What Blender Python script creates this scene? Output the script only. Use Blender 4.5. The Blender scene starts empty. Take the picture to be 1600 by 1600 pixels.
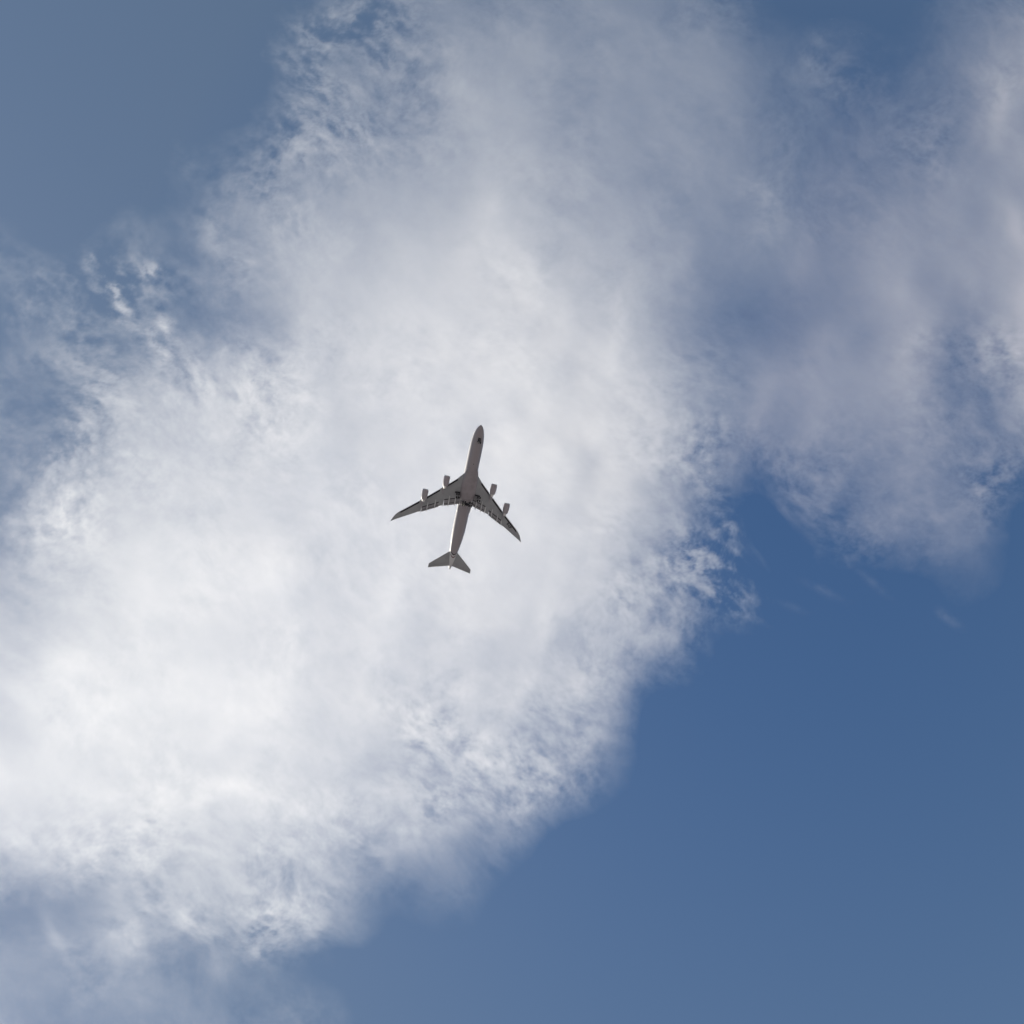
import bpy, bmesh, math, random
import numpy as np
from mathutils import Vector, Matrix

scene = bpy.context.scene

# ---------------------------------------------------------------- camera
# world frame: X = airliner's heading, Y = its port side, Z = up; metres
ALT = 495.2                      # height of the airliner's axis above the ground
CAM = Vector((34.486, -119.096, 1.7))
RIGHT = Vector((0.20882, 0.94674, -0.24510))
DOWN = Vector((-0.96732, 0.16310, -0.19414))
FWD = Vector((-0.14382, 0.27764, 0.94986))
cam_d = bpy.data.cameras.new('camera')
cam = bpy.data.objects.new('camera', cam_d)
scene.collection.objects.link(cam)
m3 = Matrix((RIGHT, -DOWN, -FWD)).transposed()
cam.matrix_world = Matrix.Translation(CAM) @ m3.to_4x4()
cam_d.sensor_fit = 'HORIZONTAL'
cam_d.sensor_width = 36.0
cam_d.lens = 36.0 * 1604.0 / 1600.0
cam_d.clip_start = 0.1
cam_d.clip_end = 80000.0
scene.camera = cam

# ---------------------------------------------------------------- light
SUN_DIR = Vector((-0.42, -0.48, 0.80)).normalized()
sun_el = math.asin(SUN_DIR.z)
world = bpy.data.worlds.new('World')
scene.world = world
world.use_nodes = True
wn, wl = world.node_tree.nodes, world.node_tree.links
bg = wn['Background']
sky = wn.new('ShaderNodeTexSky')
sky.sky_type = 'NISHITA'
sky.sun_disc = False
sky.sun_elevation = sun_el
sky.sun_rotation = math.atan2(SUN_DIR.x, SUN_DIR.y)
sky.altitude = 0.0
sky.air_density = 1.0
sky.dust_density = 0.55
sky.ozone_density = 1.8
hsv = wn.new('ShaderNodeHueSaturation')
hsv.inputs['Saturation'].default_value = 1.18
wl.new(sky.outputs['Color'], hsv.inputs['Color'])
# haze painted into the sky colour: pale tint growing away from one chosen direction
CLEAR = (FWD + RIGHT * 0.281 + DOWN * -0.02).normalized()
geo = wn.new('ShaderNodeTexCoord')
dot = wn.new('ShaderNodeVectorMath'); dot.operation = 'DOT_PRODUCT'
dot.inputs[1].default_value = CLEAR
wl.new(geo.outputs['Generated'], dot.inputs[0])
rng_n = wn.new('ShaderNodeMapRange')
rng_n.inputs['From Min'].default_value = 1.0
rng_n.inputs['From Max'].default_value = 0.79
rng_n.inputs['To Min'].default_value = 0.0
rng_n.inputs['To Max'].default_value = 0.38
wl.new(dot.outputs['Value'], rng_n.inputs['Value'])
mix = wn.new('ShaderNodeMixRGB')
mix.inputs['Color2'].default_value = (1.78, 2.25, 2.5, 1)
wl.new(rng_n.outputs['Result'], mix.inputs['Fac'])
wl.new(hsv.outputs['Color'], mix.inputs['Color1'])
wl.new(mix.outputs['Color'], bg.inputs['Color'])
bg.inputs['Strength'].default_value = 0.068
sun_d = bpy.data.lights.new('sun', 'SUN')
sun_d.energy = 5.0
sun_d.angle = math.radians(0.53)
sun_d.color = (1.0, 0.923, 0.79)
sun = bpy.data.objects.new('sun', sun_d)
scene.collection.objects.link(sun)
sun.rotation_euler = (-SUN_DIR).to_track_quat('-Z', 'Y').to_euler()

scene.view_settings.view_transform = 'Standard'
scene.view_settings.look = 'None'
scene.view_settings.exposure = 0.6
scene.view_settings.gamma = 1.0
scene.view_settings.use_curve_mapping = False
scene.cycles.volume_bounces = 6
scene.cycles.max_bounces = 10
scene.cycles.transparent_max_bounces = 64

# ---------------------------------------------------------------- clouds
rng = np.random.RandomState(11)
def make_noise(seed):
    lat = np.random.RandomState(seed).rand(256, 256).astype(np.float32)
    def n(x, y):
        xi = np.floor(x).astype(np.int64); yi = np.floor(y).astype(np.int64)
        fx = (x - xi).astype(np.float32); fy = (y - yi).astype(np.float32)
        fx = fx * fx * fx * (fx * (fx * 6 - 15) + 10); fy = fy * fy * fy * (fy * (fy * 6 - 15) + 10)
        x0 = xi & 255; x1 = (xi + 1) & 255; y0 = yi & 255; y1 = (yi + 1) & 255
        a = lat[y0, x0]; b = lat[y0, x1]; c = lat[y1, x0]; d = lat[y1, x1]
        return (a + (b - a) * fx) * (1 - fy) + (c + (d - c) * fx) * fy
    return n
NOISES = [make_noise(100 + k) for k in range(12)]
def fbm(x, y, octs, gain=0.55, lac=2.03, first=0):
    """fractal noise, zero mean, roughly unit deviation"""
    s = np.zeros_like(x, dtype=np.float32); amp = 1.0; var = 0.0
    ca, sa = math.cos(0.65), math.sin(0.65)
    for k in range(octs):
        s += amp * (NOISES[(first + k) % 12](x + 17.3 * k, y - 9.1 * k) - 0.5)
        var += (amp * 0.22) ** 2
        x, y = (ca * x - sa * y) * lac, (sa * x + ca * y) * lac
        amp *= gain
    return s / math.sqrt(var)

def grid_lookup(grid, u, v):
    """smooth (Catmull-Rom) lookup of a coarse table, u, v in cells"""
    n, m = grid.shape
    u = np.clip(u, -2.0, m + 1.0); v = np.clip(v, -2.0, n + 1.0)
    ui = np.floor(u).astype(int); vi = np.floor(v).astype(int)
    fu = u - ui; fv = v - vi
    def w(t):
        return (((-t + 2) * t - 1) * t / 2, ((3 * t - 5) * t * t + 2) / 2,
                ((-3 * t + 4) * t + 1) * t / 2, (t - 1) * t * t / 2)
    wu, wv = w(fu), w(fv)
    out = np.zeros_like(u)
    for a in range(4):
        row = np.zeros_like(u)
        for b in range(4):
            row += wu[b] * grid[np.clip(vi + a - 1, 0, n - 1), np.clip(ui + b - 1, 0, m - 1)]
        out += wv[a] * row
    return out

CLOUD_SIGMA = 0.05               # extinction of the cloud body, per metre
def plane_field(z, step, half):
    """points of a level sheet of air at height z and where each is seen in the picture (cells of a 16th of the frame)"""
    cx, cy = CAM.x + FWD.x / FWD.z * (z - CAM.z), CAM.y + FWD.y / FWD.z * (z - CAM.z)
    xs = np.arange(cx - half, cx + half + step, step); ys = np.arange(cy - half, cy + half + step, step)
    X, Y = np.meshgrid(xs, ys)
    dx, dy, dz = X - CAM.x, Y - CAM.y, z - CAM.z
    w = dx * FWD.x + dy * FWD.y + dz * FWD.z
    u = 8 + 16.04 * (dx * RIGHT.x + dy * RIGHT.y + dz * RIGHT.z) / w
    v = 8 + 16.04 * (dx * DOWN.x + dy * DOWN.y + dz * DOWN.z) / w
    return X, Y, u, v

def cloud_mesh(name, X, Y, thick, mid):
    """closed body: an upper and a lower skin that meet wherever the cloud has thinned to nothing"""
    ny, nx = X.shape
    pos = thick > 0.02
    f = pos[:-1, :-1] | pos[1:, :-1] | pos[:-1, 1:] | pos[1:, 1:]
    used = np.zeros_like(pos)
    used[:-1, :-1] |= f; used[1:, :-1] |= f; used[:-1, 1:] |= f; used[1:, 1:] |= f
    rim = used & ~pos
    rim[0, :] |= used[0, :]; rim[-1, :] |= used[-1, :]; rim[:, 0] |= used[:, 0]; rim[:, -1] |= used[:, -1]
    t = np.where(rim, 0.0, thick)
    lo = np.full(X.shape, -1, np.int64); hi = np.full(X.shape, -1, np.int64)
    nu = int(used.sum()); lo[used] = np.arange(nu)
    inner = used & ~rim; ni = int(inner.sum())
    hi[used] = lo[used]; hi[inner] = nu + np.arange(ni)
    co = np.concatenate([np.stack([X[used], Y[used], (mid - t * 0.45)[used]], 1),
                         np.stack([X[inner], Y[inner], (mid + t * 0.55)[inner]], 1)])
    jj, ii = np.nonzero(f)
    def quads(idx, flip):
        a, b, c, d = idx[jj, ii], idx[jj, ii + 1], idx[jj + 1, ii + 1], idx[jj + 1, ii]
        return np.stack([a, d, c, b] if flip else [a, b, c, d], 1)
    q = np.concatenate([quads(lo, True), quads(hi, False)])
    me = bpy.data.meshes.new(name)
    me.vertices.add(len(co)); me.vertices.foreach_set('co', co.astype(np.float32).ravel())
    me.loops.add(q.size); me.loops.foreach_set('vertex_index', q.astype(np.int32).ravel())
    me.polygons.add(len(q)); me.polygons.foreach_set('loop_start', np.arange(0, q.size, 4, dtype=np.int32))
    me.update(calc_edges=True)
    o = bpy.data.objects.new(name, me)
    scene.collection.objects.link(o)
    return o

def cloud_material(name, color, g):
    m = bpy.data.materials.new(name); m.use_nodes = True
    nt = m.node_tree; nt.nodes.clear()
    out = nt.nodes.new('ShaderNodeOutputMaterial')
    vol = nt.nodes.new('ShaderNodeVolumeScatter')
    vol.inputs['Color'].default_value = (*color, 1)
    vol.inputs['Density'].default_value = CLOUD_SIGMA
    vol.inputs['Anisotropy'].default_value = g
    nt.links.new(vol.outputs[0], out.inputs['Volume'])
    try: m.cycles.homogeneous_volume = True
    except Exception: pass
    return m
# optical depth of the cloud over the picture, one value every sixteenth of the frame
tau = np.array([
    [0.000, 0.000, 0.000, 0.000, 0.000, 0.030, 0.112, 0.159, 0.140, 0.163, 0.165, 0.105, 0.019, 0.000, 0.000, 0.073, 0.092],
    [0.000, 0.000, 0.000, 0.000, 0.000, 0.128, 0.152, 0.232, 0.284, 0.225, 0.221, 0.234, 0.070, 0.099, 0.035, 0.146, 0.320],
    [0.000, 0.000, 0.000, 0.000, 0.043, 0.125, 0.186, 0.313, 0.356, 0.255, 0.255, 0.219, 0.122, 0.098, 0.133, 0.190, 0.235],
    [0.000, 0.000, 0.000, 0.025, 0.094, 0.189, 0.239, 0.324, 0.442, 0.356, 0.275, 0.234, 0.154, 0.134, 0.172, 0.239, 0.296],
    [0.037, 0.020, 0.061, 0.034, 0.158, 0.316, 0.357, 0.517, 0.558, 0.458, 0.373, 0.215, 0.196, 0.200, 0.292, 0.281, 0.407],
    [0.010, 0.093, 0.044, 0.081, 0.185, 0.371, 0.480, 0.589, 0.666, 0.589, 0.462, 0.161, 0.127, 0.198, 0.337, 0.195, 0.530],
    [0.029, 0.033, 0.150, 0.235, 0.426, 0.443, 0.539, 0.637, 0.731, 0.748, 0.571, 0.280, 0.215, 0.271, 0.307, 0.130, 0.412],
    [0.038, 0.085, 0.248, 0.329, 0.412, 0.431, 0.531, 0.580, 0.795, 0.831, 0.567, 0.249, 0.136, 0.215, 0.237, 0.216, 0.126],
    [0.030, 0.287, 0.279, 0.373, 0.450, 0.480, 0.563, 0.718, 0.658, 0.706, 0.365, 0.132, 0.000, 0.114, 0.169, 0.140, 0.000],
    [0.100, 0.236, 0.369, 0.449, 0.521, 0.460, 0.551, 0.711, 0.587, 0.498, 0.335, 0.205, 0.000, 0.000, 0.000, 0.038, 0.000],
    [0.163, 0.270, 0.346, 0.407, 0.454, 0.458, 0.499, 0.492, 0.433, 0.357, 0.253, 0.042, 0.000, 0.000, 0.000, 0.000, 0.000],
    [0.230, 0.390, 0.396, 0.453, 0.469, 0.405, 0.471, 0.398, 0.298, 0.379, 0.024, 0.000, 0.000, 0.000, 0.000, 0.000, 0.000],
    [0.266, 0.333, 0.366, 0.359, 0.392, 0.387, 0.320, 0.313, 0.383, 0.184, 0.018, 0.000, 0.000, 0.000, 0.000, 0.000, 0.000],
    [0.186, 0.269, 0.273, 0.317, 0.361, 0.329, 0.312, 0.220, 0.083, 0.000, 0.000, 0.000, 0.000, 0.000, 0.000, 0.000, 0.000],
    [0.039, 0.058, 0.135, 0.186, 0.224, 0.217, 0.060, 0.056, 0.000, 0.000, 0.000, 0.000, 0.000, 0.000, 0.000, 0.000, 0.000],
    [0.058, 0.074, 0.098, 0.050, 0.067, 0.019, 0.000, 0.000, 0.000, 0.000, 0.000, 0.000, 0.000, 0.000, 0.000, 0.000, 0.000],
    [0.079, 0.061, 0.087, 0.091, 0.043, 0.034, 0.000, 0.000, 0.000, 0.000, 0.000, 0.000, 0.000, 0.000, 0.000, 0.000, 0.000],
])
def softness(u, v):
    """how ragged the cloud is: spots (x, y, radius, strength) in cells"""
    w = np.full(u.shape, 0.04)
    for x, y, r, k in [(1.6,4.9,1.9,.8),(3.0,3.3,1.2,.7),(4.3,1.6,1.4,.4),(5.2,0.4,1.2,.7),(2.8,14.6,1.7,.32),(5.0,14.6,1.2,.2),(7.8,12.6,1.3,.2),
        (7.2,11.4,1.2,.14),(6.2,13.2,1.0,.2),(8.8,12.2,1.0,.25),(10.4,9.7,1.3,.4),(11.5,8.2,1.4,.45),(12.2,8.8,1.2,.7),(14.2,8.7,1.2,.4),(15.7,7.0,1.0,.4),(13.3,1.0,1.4,.3),
        (15.1,5.5,.7,.25),(0.4,8.0,1.0,.25),(14.8,1.5,1.2,.1),(4.2,6.0,1.2,.12)]:
        w += 0.62 * k * np.exp(-((u - x) ** 2 + (v - y) ** 2) / (r * r))
    return w
WISPS = [(.66,4.48,.08,.18,-30,.07),(1.86,4.72,.17,.40,-25,.14),(1.40,4.06,.10,.13,0,.12),(2.36,4.22,.16,.12,0,.15),(2.58,5.06,.15,.12,30,.14),
    (3.32,3.55,.22,.35,-20,.12),(2.45,5.45,.3,.14,60,.12),(2.9,2.6,.12,.3,-20,.06),
    (1.95,14.9,.3,.3,10,.10),(2.9,14.6,.18,.35,-40,.10),(3.4,15.3,.22,.25,-20,.10),(.8,14.6,.4,.12,70,.06),(4.0,15.0,.14,.12,-50,.07),(4.8,14.6,.4,.12,60,.05),
    (14.9,9.7,.22,.07,35,.035),(12.9,9.25,.3,.06,25,.03),(12.3,9.45,.2,.05,20,.03),(11.7,9.6,.25,.05,30,.04),(13.6,9.1,.25,.06,40,.03)]
def cloud_tau(X, Y, u, v, salt):
    inside = (u > -1.2) & (u < 17.2) & (v > -1.2) & (v < 17.2)
    c, s_ = math.cos(math.radians(36)), math.sin(math.radians(36))
    a = u * c + v * s_; b = -u * s_ + v * c
    a = a + 31 * salt; b = b + 17 * salt
    a, b = a + 0.09 * fbm(u * .45 + 3, v * .45, 2, first=7), b + 0.09 * fbm(u * .45, v * .45 + 9, 2, first=8)   # the wind veers a little
    # the outline is drawn out into strands: longer along the wind than across it
    wx = fbm(a * 0.9, b * 1.4, 5, gain=.55, first=3); wy = fbm(a * 0.9 + 40, b * 1.4 + 11, 5, gain=.55, first=6)
    k = np.clip(softness(u, v) * 2.2, 0.25, 1)
    da, db = 0.15 * k * wx, 0.10 * k * wy
    t0 = np.maximum(0, grid_lookup(tau, u + da * c - db * s_, v + da * s_ + db * c) - 0.012)
    a2 = a + 0.025 * wx; b2 = b + 0.025 * wy
    big = fbm(a2 * 0.8, b2 * 1.2, 4, gain=.5, first=1)
    fine = fbm(a2 * 4.0 + 5, b2 * 5.4 + 3, 5, gain=.66, first=4)
    patch = np.clip(1 + 0.4 * fbm(u * .9 + 7, v * .9 + 2, 2, first=10), 0.5, 2.0)   # finer wisps come in patches
    n = 0.6 * big + 0.7 * patch * fine
    for x, y, rx, ry, ang, k in WISPS:
        ca, sa = math.cos(math.radians(ang)), math.sin(math.radians(ang))
        dx, dy = u - x, v - y
        p, q = dx * ca + dy * sa, -dx * sa + dy * ca
        t0 = t0 + .75 * k * np.exp(-(p / rx) ** 2 - (q / ry) ** 2)
    s = softness(u, v) + 0.10 * np.exp(-t0 / 0.12) + 0.35 * np.exp(-t0 / 0.03)
    g = np.clip(1 + s * n, -3, 6)
    t = t0 * np.log1p(np.exp(4 * g)) / 4
    return np.where(inside, t, 0)
SPLIT = [(13.4,-2),(13.2,.6),(12.9,1.9),(12.5,3.3),(11.9,4.8),(11.7,6.0),(11.4,7.0),(11.6,7.8),(12.2,9.0),(12.4,18)]
def east(u, v):
    line = np.interp(v, [p[1] for p in SPLIT], [p[0] for p in SPLIT])
    k = np.clip((u - line) / 1.0 + 0.5, 0, 1)
    return k * k * (3 - 2 * k)
for name, Z0, col, salt in (('cloud', 2600.0, (1, 1, 1), 0), ('cloud', 3100.0, (1.0, .955, .955), 1)):
    X, Y, u, v = plane_field(Z0, 3.3 * Z0 / 2600, 1800. * Z0 / 2600)
    t = cloud_tau(X, Y, u, v, salt)
    e = east(u, v)
    t = t * (e if salt else 1 - e)
    mid = Z0 + 25 * fbm(u * .4, v * .4, 3, first=9)
    o = cloud_mesh(name, X, Y, t / CLOUD_SIGMA, mid)
    o.data.materials.append(cloud_material('cloud_droplets', col, .48))
    o['category'] = 'cloud'
    o['label'] = ('dim mauve-grey veil of thin cloud at the upper right' if salt else
                  'big bright white cloud with ragged edges behind the airliner')

# ---------------------------------------------------------------- ground
def pmat(name, color, rough=0.5, metal=0.0, spots=None, scale=1.0, amount=0.25, coat=0.0):
    """paint or metal with a little uneven wear; spots = second colour of the wear"""
    m = bpy.data.materials.new(name); m.use_nodes = True
    nt = m.node_tree; b = nt.nodes['Principled BSDF']
    b.inputs['Roughness'].default_value = rough
    b.inputs['Metallic'].default_value = metal
    b.inputs['Coat Weight'].default_value = coat
    if spots is None:
        spots = tuple(c * 0.8 for c in color)
    tc = nt.nodes.new('ShaderNodeTexCoord')
    nz = nt.nodes.new('ShaderNodeTexNoise'); nz.inputs['Scale'].default_value = scale
    nz.inputs['Detail'].default_value = 6.0
    rp = nt.nodes.new('ShaderNodeMapRange')
    rp.inputs['From Min'].default_value = 0.42; rp.inputs['From Max'].default_value = 0.68
    rp.inputs['To Max'].default_value = amount
    mx = nt.nodes.new('ShaderNodeMixRGB')
    mx.inputs['Color1'].default_value = (*color, 1); mx.inputs['Color2'].default_value = (*spots, 1)
    nt.links.new(tc.outputs['Object'], nz.inputs['Vector'])
    nt.links.new(nz.outputs['Fac'], rp.inputs['Value'])
    nt.links.new(rp.outputs['Result'], mx.inputs['Fac'])
    nt.links.new(mx.outputs['Color'], b.inputs['Base Color'])
    return m

me = bpy.data.meshes.new('ground')
S = 30000.0
me.from_pydata([(-S, -S, 0), (S, -S, 0), (S, S, 0), (-S, S, 0)], [], [(0, 1, 2, 3)])
ground = bpy.data.objects.new('ground', me); scene.collection.objects.link(ground)
ground['kind'] = 'structure'
me.materials.append(pmat('dry_grass_and_earth', (0.152, 0.143, 0.156), 0.9, spots=(0.095, 0.095, 0.095), scale=0.004, amount=0.6))

# ---------------------------------------------------------------- airliner
# stations: s = metres behind the nose, y = metres to port, z = metres above the body axis
ORG = Vector((-37.0, 0.0, -6.9))
def P(s, y, z):
    return Vector((-s, y, z)) - ORG
M = dict(
    white=pmat('white_paint', (0.58, 0.58, 0.585), 0.45, scale=0.3, amount=0.2),
    belly=pmat('grey_belly_paint', (0.32, 0.295, 0.31), 0.38, spots=(0.24, 0.215, 0.225), scale=0.35, amount=0.6),
    wing=pmat('wing_grey_paint', (0.33, 0.345, 0.355), 0.45, spots=(0.25, 0.27, 0.28), scale=0.4, amount=0.5),
    flap=pmat('flap_grey_paint', (0.29, 0.29, 0.30), 0.5, spots=(0.17, 0.17, 0.19), scale=0.8, amount=0.6),
    fairing=pmat('fairing_paint', (0.62, 0.63, 0.64), 0.4, scale=0.8, amount=0.3),
    cowl=pmat('engine_cowl_paint', (0.37, 0.34, 0.365), 0.38, spots=(0.29, 0.265, 0.28), scale=0.6, amount=0.5),
    metal=pmat('bare_metal', (0.62, 0.62, 0.62), 0.32, 0.9, scale=2.0),
    core=pmat('light_engine_core', (0.72, 0.71, 0.69), 0.4, 0.2, scale=2.0),
    dark=pmat('dark_bay', (0.018, 0.018, 0.024), 0.8, scale=2.0),  # near-black; its colour also stands for shade inside flap slots and wheel bays
    hole=pmat('dark_inlet', (0.05, 0.05, 0.055), 0.6, scale=2.0),
    tyre=pmat('tyre_rubber', (0.016, 0.016, 0.017), 0.8, scale=5.0),
    hub=pmat('wheel_hub', (0.45, 0.45, 0.45), 0.5, 0.3, scale=5.0),
    strut=pmat('gear_strut_paint', (0.25, 0.25, 0.26), 0.45, 0.2, scale=3.0),
    navy=pmat('stripe_navy', (0.022, 0.012, 0.020), 0.4, scale=2.0),
    red=pmat('stripe_red', (0.10, 0.012, 0.024), 0.4, scale=2.0),
    letter=pmat('black_lettering', (0.02, 0.02, 0.02), 0.5, scale=2.0),
    glass=pmat('cockpit_glass', (0.015, 0.017, 0.02), 0.08, scale=2.0),
)

class Shape:
    def __init__(self): self.v = []; self.f = []
    def add(self, verts, faces):
        n = len(self.v); self.v += [tuple(x) for x in verts]; self.f += [tuple(i + n for i in q) for q in faces]
        return self
    def loft(self, rings, cap0=True, cap1=True, closed=True):
        k = len(rings[0]); fs = []
        for a in range(len(rings) - 1):
            for i in range(k if closed else k - 1):
                j = (i + 1) % k
                fs.append((a * k + i, a * k + j, (a + 1) * k + j, (a + 1) * k + i))
        if cap0: fs.append(tuple(range(k - 1, -1, -1)))
        if cap1: fs.append(tuple((len(rings) - 1) * k + i for i in range(k)))
        return self.add([p for r in rings for p in r], fs)
    def tube(self, a, b, r0, r1=None, n=12):
        r1 = r0 if r1 is None else r1
        d = (b - a).normalized(); q = d.to_track_quat('Z', 'Y')
        ring = lambda c, r: [c + q @ Vector((r * math.cos(2 * math.pi * i / n), r * math.sin(2 * math.pi * i / n), 0)) for i in range(n)]
        return self.loft([ring(a, r0), ring(b, r1)])
    def lathe(self, s0, y, z, prof, n=36, cap0=False, cap1=False):
        return self.loft([[P(s0 + x, y + r * math.cos(2 * math.pi * i / n), z + r * math.sin(2 * math.pi * i / n)) for i in range(n)] for x, r in prof], cap0, cap1)
    def slab(self, corners, thick):
        """corners: outline of the lower face, thickened upwards"""
        k = len(corners)
        up = [c + Vector((0, 0, thick)) for c in corners]
        fs = [tuple(range(k)), tuple(range(2 * k - 1, k - 1, -1))] + [(i, (i + 1) % k, k + (i + 1) % k, k + i) for i in range(k)]
        return self.add(corners + up, fs)
    def build(self, name, mat, parent, smooth=True, angle=35, bevel=0.0):
        me = bpy.data.meshes.new(name); me.from_pydata(self.v, [], self.f)
        bm = bmesh.new(); bm.from_mesh(me); bmesh.ops.recalc_face_normals(bm, faces=bm.faces)
        if bevel:
            bmesh.ops.bevel(bm, geom=[e for e in bm.edges if len(e.link_faces) == 2 and e.calc_face_angle(0) > 0.7], offset=bevel, segments=2, affect='EDGES')
        if smooth:
            for f in bm.faces: f.smooth = True
            for e in bm.edges:
                if len(e.link_faces) == 2 and e.calc_face_angle(0) > math.radians(angle): e.smooth = False
        bm.to_mesh(me); bm.free()
        me.materials.append(mat)
        o = bpy.data.objects.new(name, me); scene.collection.objects.link(o); o.parent = parent
        return o

plane = bpy.data.objects.new('airplane', None)
scene.collection.objects.link(plane)
plane.location = Vector((0, 0, ALT)) + ORG
plane['label'] = 'four-engine jet airliner seen from below with landing gear and flaps lowered'
plane['category'] = 'airplane'

# body: s, half width, height above axis, depth below axis, height of the axis
BODY = [(0.0, .05, .05, .05, -.90), (.12, .36, .36, .34, -.89), (.35, .66, .64, .60, -.87), (.8, 1.05, 1.05, .98, -.80), (1.6, 1.52, 1.6, 1.42, -.66), (2.6, 1.98, 2.4, 1.86, -.48),
        (4.0, 2.42, 3.4, 2.30, -.28), (5.6, 2.76, 4.1, 2.70, -.12), (7.5, 3.02, 4.6, 3.0, -.03), (10, 3.2, 4.9, 3.22, 0), (14, 3.25, 5.0, 3.3, 0), (20, 3.25, 5.0, 3.3, 0), (27, 3.25, 4.9, 3.3, 0),
        (31, 3.25, 4.3, 3.3, 0), (35, 3.25, 3.5, 3.3, 0), (40, 3.25, 3.3, 3.3, 0), (50, 3.25, 3.3, 3.3, 0), (53, 3.2, 3.3, 3.22, .03), (56, 3.07, 3.2, 2.98, .2), (59, 2.84, 2.95, 2.62, .5),
        (62, 2.5, 2.6, 2.18, .9), (65, 2.1, 2.2, 1.7, 1.3), (68, 1.64, 1.7, 1.28, 1.65), (70.5, 1.22, 1.3, .98, 1.9), (72.5, .86, .92, .72, 2.08), (74.0, .52, .55, .46, 2.2), (74.7, .3, .3, .28, 2.25), (74.95, .1, .1, .1, 2.26)]
BS = np.array(BODY)
def body_at(s):
    return [float(np.interp(s, BS[:, 0], BS[:, k])) for k in (1, 2, 3, 4)]
def body_pt(s, th, grow=0.0):
    """th: 0 = port, 90 = top, -90 = keel (degrees)"""
    w, ht, hb, zc = body_at(s)
    c, sn = math.cos(math.radians(th)), math.sin(math.radians(th))
    return P(s, (w + grow) * c, zc + ((ht if sn > 0 else hb) + grow) * sn)
# finer stations between the tabled ones, smoothed
st = []
for a, b in zip(BODY[:-1], BODY[1:]):
    k = max(1, int((b[0] - a[0]) / 1.0))
    st += [a[0] + (b[0] - a[0]) * i / k for i in range(k)]
st.append(BODY[-1][0])
body = Shape().loft([[body_pt(s, 360 * i / 64) for i in range(64)] for s in st])
fus = body.build('fuselage', M['white'], plane)
# white above, grey below: the paint line lies a little under the middle of the body and lifts with the tail
nt = M['white'].node_tree
two = M['white'].copy(); two.name = 'fuselage_paint'
nt = two.node_tree; bs = nt.nodes['Principled BSDF']
src = bs.inputs['Base Color'].links[0].from_socket
tc = nt.nodes.new('ShaderNodeTexCoord'); sp = nt.nodes.new('ShaderNodeSeparateXYZ')
nt.links.new(tc.outputs['Object'], sp.inputs[0])
def mth(op, a, b):
    n = nt.nodes.new('ShaderNodeMath'); n.operation = op
    for i, q in enumerate((a, b)):
        if isinstance(q, (int, float)): n.inputs[i].default_value = q
        else: nt.links.new(q, n.inputs[i])
    return n.outputs[0]
aft = mth('SUBTRACT', 37.0, sp.outputs['X'])             # metres behind the nose
lift = mth('MULTIPLY', mth('MAXIMUM', mth('SUBTRACT', aft, 52.0), 0.0), 0.12)
low = mth('LESS_THAN', sp.outputs['Z'], mth('ADD', lift, 6.9 - 0.75))
fore = mth('LESS_THAN', mth('ADD', aft, mth('MULTIPLY', mth('MULTIPLY', sp.outputs['Y'], sp.outputs['Y']), 0.5)), 66.4)
mxp = nt.nodes.new('ShaderNodeMixRGB')
mxp.inputs['Color2'].default_value = (0.32, 0.295, 0.31, 1)
nt.links.new(mth('MULTIPLY', low, fore), mxp.inputs['Fac']); nt.links.new(src, mxp.inputs['Color1'])
nt.links.new(mxp.outputs[0], bs.inputs['Base Color'])
fus.data.materials[0] = two

def body_patch(name, mat, s_of, th0, th1, depth, n=16, grow=0.02, m=3, parent=None):
    """a painted or fitted patch lying on the body: s_of(th) gives its front edge"""
    front = [[body_pt(s_of(th0 + (th1 - th0) * i / n) + depth * k / m, th0 + (th1 - th0) * i / n, grow) for i in range(n + 1)] for k in range(m + 1)]
    return Shape().loft(front, False, False, closed=False).build(name, mat, parent or fus)
for s0, mt, d in ((66.4, 'navy', .6), (67.9, 'red', .55)):
    body_patch('tail_stripe', M[mt], lambda th, s0=s0: s0 - 3.6 * (1 + math.sin(math.radians(th))), -142, -38, d)
body_patch('cockpit_window', M['glass'], lambda th: 2.5 + .6 * abs(th - 90) / 60, 40, 140, .7)
for s0, th in ((9.9, 158), (9.9, 22), (17.5, -165), (17.5, -15), (53, -168), (53, -12)):
    body_patch('door_outline', M['strut'], lambda q, s0=s0: s0, th - 14, th + 14, .05, n=6, grow=.012)
for s0, y0 in ((22.9, -95), (27.4, -98)):
    body_patch('belly_vent', M['dark'], lambda q, s0=s0: s0 - 3.6, y0 - 3, y0 + 3, .35, n=4, grow=.03)

# bulge under the wing
fair = [(20.8, 1.4, .7), (21.6, 2.3, 1.15), (22.8, 3.0, 1.5), (24.5, 3.5, 1.75), (27, 3.8, 1.92), (30, 3.9, 2.0), (34, 3.85, 2.0), (36.5, 3.6, 1.92), (37.8, 3.2, 1.75), (38.6, 2.6, 1.45), (39.0, 1.6, 1.2)]
bf = Shape().loft([[P(s, w * math.cos(2 * math.pi * i / 48), -2.15 + h * math.copysign(abs(math.sin(2 * math.pi * i / 48)) ** .8, math.sin(2 * math.pi * i / 48))) for i in range(48)] for s, w, h in fair])
bfo = bf.build('belly_fairing', M['belly'], plane)

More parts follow.
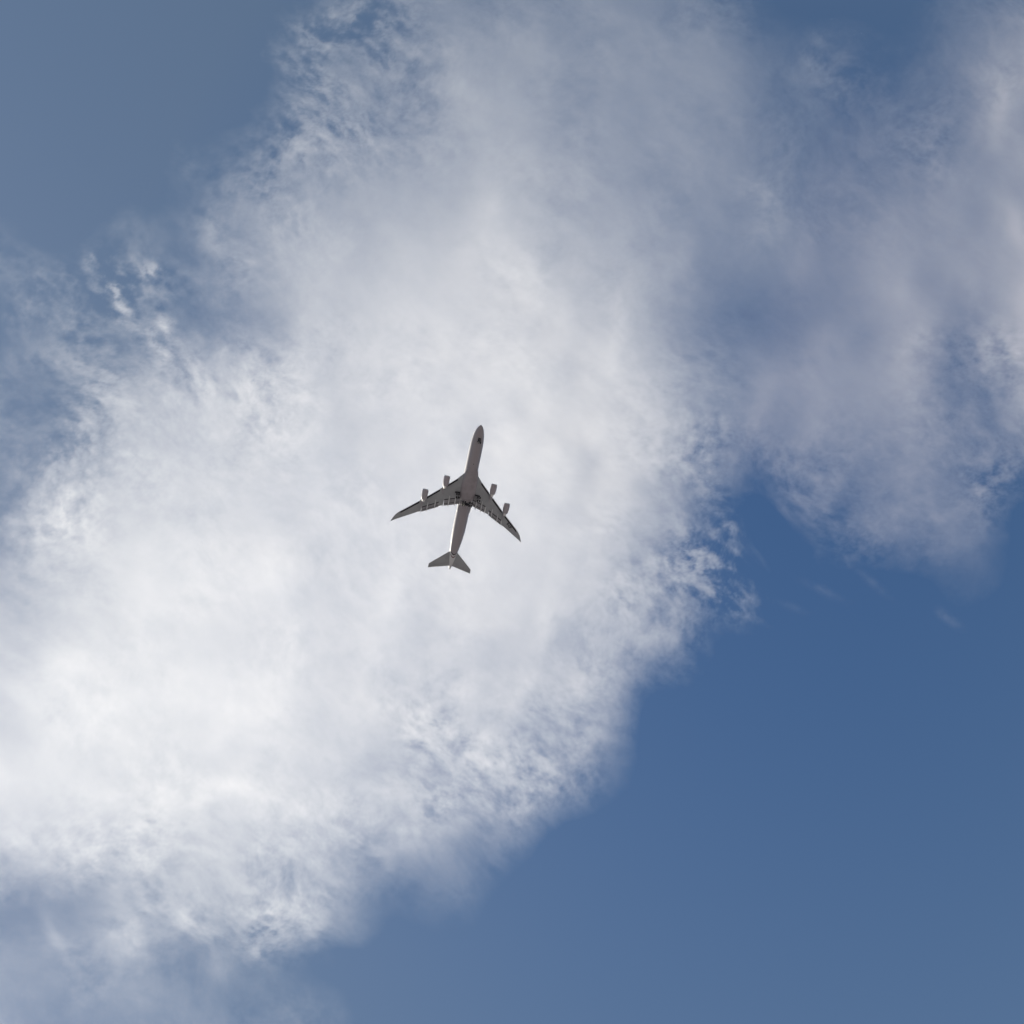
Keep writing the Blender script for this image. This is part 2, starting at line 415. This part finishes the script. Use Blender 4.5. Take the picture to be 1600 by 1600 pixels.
# wings ------------------------------------------------------------------
LE = [(2.3, 22.4), (3.0, 23.6), (3.7, 25.0), (6.0, 27.75), (12.5, 33.75), (21.5, 41.9), (30.4, 49.5), (31.6, 50.6), (32.6, 51.9), (33.4, 53.4), (34.0, 54.9), (34.2, 55.55)]
TE = [(2.3, 39.9), (3.2, 40.2), (10.8, 42.7), (12.0, 43.1), (21.0, 47.9), (21.3, 47.75), (31.0, 53.5), (33.0, 54.75), (34.0, 55.45), (34.2, 55.65)]
def itp(t, y): return float(np.interp(y, [p[0] for p in t], [p[1] for p in t]))
def wz(y): return -2.3 + .125 * y + .0012 * y * y
def half_t(y, x):
    """half thickness of the wing section at chord fraction x"""
    c = itp(TE, y) - itp(LE, y); t = np.interp(y, [0, 12, 34.2], [.125, .095, .075])
    x = min(max(x, 0.0), 1.0)
    return float(5 * t * c * (.2969 * math.sqrt(x) - .126 * x - .3516 * x * x + .2843 * x ** 3 - .1036 * x ** 4))
def zlow(s, y):
    le, te = itp(LE, y), itp(TE, y)
    return wz(y) - .75 * half_t(y, (s - le) / max(te - le, .01)) - .035 * (s - (le + te) / 2) * .6
XS = [0, .006, .02, .05, .1, .18, .3, .45, .6, .75, .88, 1.0]
SLAT = [(6.1, 11.0), (13.6, 20.0), (22.3, 30.3)]
FLAP = [(3.1, 10.7, 3.1), (12.9, 20.8, 2.3)]
def in_zone(y, zones): return any(z[0] < y < z[1] for z in zones)
def section(y, le, te, side):
    lo, up = [], []
    L0, T0 = itp(LE, y), itp(TE, y)
    for x in XS:
        s = le + (te - le) * x
        f = (s - L0) / (T0 - L0)
        h = half_t(y, f)
        zc = wz(y) - .035 * (s - (L0 + T0) / 2) * .6
        if le > L0 + .1: h *= min(1.0, math.sqrt(max(0.0, (s - le) / .6)))     # blunt nose behind an opened slat
        if te < T0 - .1 and x == 1.0: h = max(h, .12)
        lo.append(P(s, side * y, zc - .75 * h)); up.append(P(s, side * y, zc + h))
    return lo + up[::-1]
cuts = sorted(set([2.3, 3.0, 3.7, 4.5, 7, 8.5, 10, 12, 15, 17, 19, 24, 26, 28, 31.0, 31.6, 32.1, 32.6, 33.0, 33.4, 33.7, 34.0, 34.2]
                  + [e + d for z in SLAT for e in z[:2] for d in (-.01, .01)] + [e + d for z in FLAP for e in z[:2] for d in (-.01, .01)]))
FAIRINGS = [(5.4, 1.0), (8.4, 1.0), (10.95, .6), (14.7, .9), (18.2, .85), (20.95, .55)]
def strip(y0, y1, a0, a1, edge, zoff, thick, side, n=6):
    """flat strip along the wing between distances a0 and a1 behind an edge line, zoff below the wing skin"""
    rings = []
    for i in range(n + 1):
        y = y0 + (y1 - y0) * i / n; e = itp(edge, y)
        z0, z1 = zlow(e + a0, y) - zoff[0], zlow(e + a1, y) - zoff[1]
        rings.append([P(e + a0, side * y, z0), P(e + a1, side * y, z1), P(e + a1, side * y, z1 + thick[1]), P(e + a0, side * y, z0 + thick[0])])
    return rings
for side in (-1, 1):
    w = Shape().loft([section(y, itp(LE, y) + (.55 if in_zone(y, SLAT) else 0), itp(TE, y) - next((z[2] for z in FLAP if z[0] < y < z[1]), 0), side) for y in cuts])
    wo = w.build('wing', M['wing'], plane, angle=40)
    for a, b in SLAT:
        # drooped leading-edge flap, then the dark bay it has left
        rings = []
        for i in range(9):
            y = a + (b - a) * i / 8; e = itp(LE, y); z = wz(y) + .05
            rings.append([P(e - .02, side * y, z - .42), P(e + .06, side * y, z - .30), P(e + .30, side * y, z - .10), P(e + .52, side * y, z + .06), P(e + .50, side * y, z - .10), P(e + .28, side * y, z - .30), P(e + .08, side * y, z - .46)])
        Shape().loft(rings).build('leading_edge_flap', M['flap'], wo, angle=60)
        Shape().loft(strip(a, b, .48, 1.22, LE, (.03, .03), (.25, .02), side, 10)).build('leading_edge_bay', M['dark'], wo, smooth=False)
    for a, b, ch in FLAP:
        big = ch > 3
        f1 = strip(a + .1, b - .1, -ch + .35, -1.05 if big else -.75, TE, (.12, .42), (.42, .16), side)
        f2 = strip(a + .1, b - .1, (-.80 if big else -.55), .06, TE, (.50, .95), (.24, .03), side)
        Shape().loft(f1).build('flap', M['flap'], wo, angle=30)
        Shape().loft(f2).build('flap_tab', M['flap'], wo, angle=30)
        Shape().loft(strip(a + .05, b - .05, -ch - .12, -ch + .55, TE, (.015, -.12), (.1, .1), side)).build('flap_slot_shade', M['dark'], wo, smooth=False)  # dark strip: shade of the cove ahead of the flap, as colour
        Shape().loft(strip(a + .1, b - .1, -1.15 if big else -.85, -.7 if big else -.45, TE, (.28, .38), (.08, .08), side)).build('flap_slot_shade', M['dark'], wo, smooth=False)  # shade between flap and tab painted as a dark strip
    for y, k in FAIRINGS:
        e = itp(TE, y); n = 14
        s0, s1 = e - 4.4 * k - .3, e + 1.15 * k
        rings = []
        for i in range(13):
            t = i / 12; s = s0 + (s1 - s0) * t
            r = (math.sin(math.pi * min(1, t * .92 + .04)) ** .6)
            hw, hh = .30 * k * r + .01, .46 * k * r + .01
            zc = min(zlow(min(s, e - .05), y), zlow(e - 2.5, y) + .1) - .10 - .75 * k * max(0.0, t - .15) ** 1.3
            rings.append([P(s, side * y + hw * math.cos(2 * math.pi * j / n), zc + hh * math.sin(2 * math.pi * j / n)) for j in range(n)])
        Shape().loft(rings).build('flap_track_fairing', M['fairing'], wo)
    # aileron gaps and tank panel line: thin dark joints
    for y0, y1, a0 in ((22.0, 30.5, -1.25),):
        Shape().loft(strip(y0, y1, a0, a0 + .07, TE, (.008, .008), (.02, .02), side, 8)).build('aileron_joint', M['strut'], wo, smooth=False)
    # dark slab on the wing root, its colour painted as the wheel bay's shade
    Shape().slab([P(s, side * y, min(zlow(s, y), -2.7) - .12) for s, y in ((34.3, 3.9), (34.5, 6.4), (35.2, 6.4), (35.0, 3.9))], .3).build('wheel_bay_shade', M['dark'], wo, smooth=False)
    if side == 1:
        cu = bpy.data.curves.new('registration_lettering', 'FONT'); cu.body = 'B-LJF'
        cu.size = 1.7; cu.align_x = 'CENTER'; cu.align_y = 'CENTER'; cu.extrude = .012; cu.offset = .05
        cu.materials.append(M['letter'])
        tmp = bpy.data.objects.new('lettering_curve', cu)
        tme = bpy.data.meshes.new_from_object(tmp); bpy.data.objects.remove(tmp)
        tx = bpy.data.objects.new('registration_lettering', tme); scene.collection.objects.link(tx); tx.parent = wo
        if not tme.materials: tme.materials.append(M['letter'])
        s0, y0 = 47.7, 25.6
        d = Vector((-(itp(LE, 28) - itp(LE, 23)), 5.0, wz(28) - wz(23))).normalized()
        up = Vector((d.y, -d.x, 0)).normalized(); nrm = d.cross(up).normalized(); up = nrm.cross(d)
        tx.matrix_local = Matrix.Translation(P(s0, y0, zlow(s0, y0) - .06)) @ Matrix((d, up, nrm)).transposed().to_4x4()
    # light fillet where the wing meets the body behind the trailing edge
    rings = []
    for i in range(10):
        t = i / 9; s = 38.6 + 6.1 * t; r = .55 * math.sqrt(max(0, 1 - t ** 3)) + .02
        rings.append([P(s, side * (3.08 + r * .7 * math.cos(2 * math.pi * j / 16)), -1.75 + .5 * t + r * math.sin(2 * math.pi * j / 16)) for j in range(16)])
    Shape().loft(rings).build('wing_root_fillet', M['white'], wo)
    # tip light
    Shape().lathe(54.6, side * 33.9, wz(33.9), [(0, .02), (.1, .08), (.3, .09), (.5, .02)], n=10, cap0=True, cap1=True).build('navigation_light', M['glass'], wo)

# engines ----------------------------------------------------------------
for y, s0, zc in ((-12.15, 27.45, -3.55), (12.15, 27.45, -3.55), (-21.1, 36.05, -2.15), (21.1, 36.05, -2.15)):
    cowl = Shape().lathe(s0, y, zc, [(.16, 1.40), (.4, 1.48), (.9, 1.55), (1.7, 1.58), (2.7, 1.57), (3.6, 1.50), (4.4, 1.38), (5.1, 1.20), (5.08, 1.16), (4.2, 1.2), (3.2, 1.25)])
    eo = cowl.build('engine', M['cowl'], plane)
    Shape().lathe(s0, y, zc, [(.9, 1.24), (.45, 1.2), (.15, 1.19), (.03, 1.23), (0, 1.29), (.03, 1.34), (.16, 1.40)]).build('inlet_lip', M['metal'], eo)
    Shape().lathe(s0, y, zc, [(.9, 1.24), (1.25, 1.27), (1.3, .4), (.8, .12), (.7, .01)]).build('fan', M['hole'], eo)
    Shape().lathe(s0, y, zc, [(3.3, 1.05), (4.4, .95), (5.2, .82), (5.9, .66), (6.4, .52), (6.38, .48), (5.8, .5)]).build('core_cowl', M['core'], eo)
    Shape().lathe(s0, y, zc, [(5.6, .44), (6.3, .38), (6.9, .2), (7.2, .02)], cap1=True).build('exhaust_plug', M['strut'], eo)
    ay = abs(y)
    e = itp(LE, ay)
    rings = []
    for t in np.linspace(0, 1, 12):
        s = s0 + 1.3 + t * (e + 4.4 - s0 - 1.3)
        top = zc + 1.62 + (zlow(e + .6, ay) + .1 - zc - 1.62) * min(1, max(0, (s - s0 - 1.3) / (e + .3 - s0 - 1.3))) ** .8
        if s > e + .3: top = zlow(s, ay) + .12
        bot = zc + 1.45 - .5 * t if s < s0 + 4.9 else zc + .55
        if s > e + .2: bot = zlow(s, ay) - .75 * max(0.0, 1 - (s - e) / 4.2) - .04
        bot = min(bot, top - .05)
        hw = .26 * max(.12, math.sin(math.pi * min(.97, max(.06, t)) ) ** .5)
        rings.append([P(s, y - hw, bot), P(s, y + hw, bot), P(s, y + hw, top), P(s, y - hw, top)])
    Shape().loft(rings).build('pylon', M['cowl'], eo, angle=30)

# tail -------------------------------------------------------------------
def fin_ring(pts_le, pts_te, t, place):
    le = pts_le; te = pts_te; c = te - le
    lo, up = [], []
    for x in XS:
        h = 5 * t * c * (.2969 * math.sqrt(x) - .126 * x - .3516 * x * x + .2843 * x ** 3 - .1036 * x ** 4)
        lo.append(place(le + c * x, -h)); up.append(place(le + c * x, h))
    return lo + up[::-1]
for side in (-1, 1):
    rings = []
    for y in (.6, 2, 4, 6, 8, 10, 10.8, 11.05):
        k = (y - 1.9) / (10.95 - 1.9)
        le = 65.5 + 8.0 * k; te = 73.0 + 2.7 * (y - .75) / 10.25
        if y > 10.9: le += .25
        rings.append(fin_ring(le, te, .045, lambda s, h, y=y: P(s, side * y, 1.6 + .12 * y + h)))
    so = Shape().loft(rings).build('horizontal_stabilizer', M['wing'], plane)
    r2 = []
    for y in (1.3, 5.5, 10.6):
        te = 73.0 + 2.7 * (y - .75) / 10.25; a = te - np.interp(y, [1.3, 10.6], [2.0, .8])
        r2.append([P(a, side * y, 1.6 + .12 * y - .2), P(a + .07, side * y, 1.6 + .12 * y - .2), P(a + .07, side * y, 1.6 + .12 * y - .05), P(a, side * y, 1.6 + .12 * y - .05)])
    Shape().loft(r2).build('elevator_joint', M['strut'], so, smooth=False)
rings = []
for z, le, te in ((2.2, 58.5, 72.4), (3.5, 60.6, 72.8), (5, 62.6, 73.3), (8, 66.1, 74.3), (11, 69.6, 75.3), (12.7, 71.6, 75.9), (13.1, 72.3, 76.0)):
    rings.append(fin_ring(le, te, .05, lambda s, h, z=z: P(s, h, z)))
fo = Shape().loft(rings).build('vertical_fin', M['white'], plane)
Shape().lathe(74.7, 0, 2.27, [(0, .16), (.25, .14), (.3, .02)], n=12, cap1=True).build('exhaust_pipe', M['strut'], fus)

# landing gear -----------------------------------------------------------
def wheel(s, y, z, r, w, parent):
    o = Shape()
    n = 24
    prof = [(-w / 2, r * .55), (-w / 2, r * .86), (-w * .36, r * .97), (0, r), (w * .36, r * .97), (w / 2, r * .86), (w / 2, r * .55)]
    o.loft([[P(s + q * math.cos(2 * math.pi * i / n), y + a, z + q * math.sin(2 * math.pi * i / n)) for i in range(n)] for a, q in prof], True, True)
    wo_ = o.build('wheel', M['tyre'], parent)
    return wo_
def bogie(s, y, z, top, tilt, name='main_landing_gear'):
    a = Shape().tube(P(s, y, top), P(s, y, z + .1), .22, .18)
    dz = math.tan(tilt) * .78
    a.tube(P(s - .85, y, z + dz), P(s + .85, y, z - dz), .14)
    for k in (-1, 1): a.tube(P(s + .74 * k, y - .6, z - dz * k), P(s + .74 * k, y + .6, z - dz * k), .09)
    a.tube(P(s - 1.6, y, top - .2), P(s, y, z + 1.1), .1)
    a.tube(P(s, y - math.copysign(1.2, y), top), P(s, y, z + 1.4), .1)
    g = a.build(name, M['strut'], plane)
    for k in (-1, 1):
        for q in (-1, 1): wheel(s + .78 * k, y + .56 * q, z - dz * k, .63, .48, g)
    return g
for side in (-1, 1):
    g = bogie(36.0, side * 5.4, -5.5, -2.0, .25)
    Shape().slab([P(35.2, side * 4.15, -3.9), P(37.2, side * 4.15, -3.9), P(37.2, side * 4.22, -3.9), P(35.2, side * 4.22, -3.9)], 1.3).build('gear_door', M['belly'], g, smooth=False)
    g = bogie(39.2, side * 1.75, -6.0, -3.1, -.12)
    Shape().slab([P(38.6, side * 3.0, -4.1), P(40.6, side * 3.0, -4.1), P(40.6, side * 3.06, -4.1), P(38.6, side * 3.06, -4.1)], 1.1).build('gear_door', M['belly'], g, smooth=False)
body_patch('wheel_bay_shade', M['dark'], lambda th: 38.2, -125, -55, 2.3, grow=.05)  # flat dark patch on the belly, colour holds the open bay's shade
a = Shape().tube(P(8.2, 0, -2.9), P(8.3, 0, -5.1), .16, .12)
a.tube(P(6.6, 0, -3.1), P(8.25, 0, -4.4), .09)
a.tube(P(8.3, -.5, -5.15), P(8.3, .5, -5.15), .09)
g = a.build('nose_landing_gear', M['strut'], plane)
for k in (-1, 1):
    wheel(8.3, .46 * k, -5.15, .60, .40, g)
    Shape().slab([P(6.3, .8 * k, -3.95), P(8.0, .8 * k, -3.95), P(8.0, .85 * k, -3.95), P(6.3, .85 * k, -3.95)], 1.0).build('gear_door', M['belly'], g, smooth=False)
    Shape().lathe(7.95, .22 * k, -4.35, [(0, .11), (.12, .11), (.2, .03)], n=12, cap0=True, cap1=True).build('taxi_light', M['metal'], g)
body_patch('wheel_bay_shade', M['dark'], lambda th: 6.2, -104, -76, 2.3, grow=.03, n=8)  # nose gear bay: its inner shade laid on as a dark patch
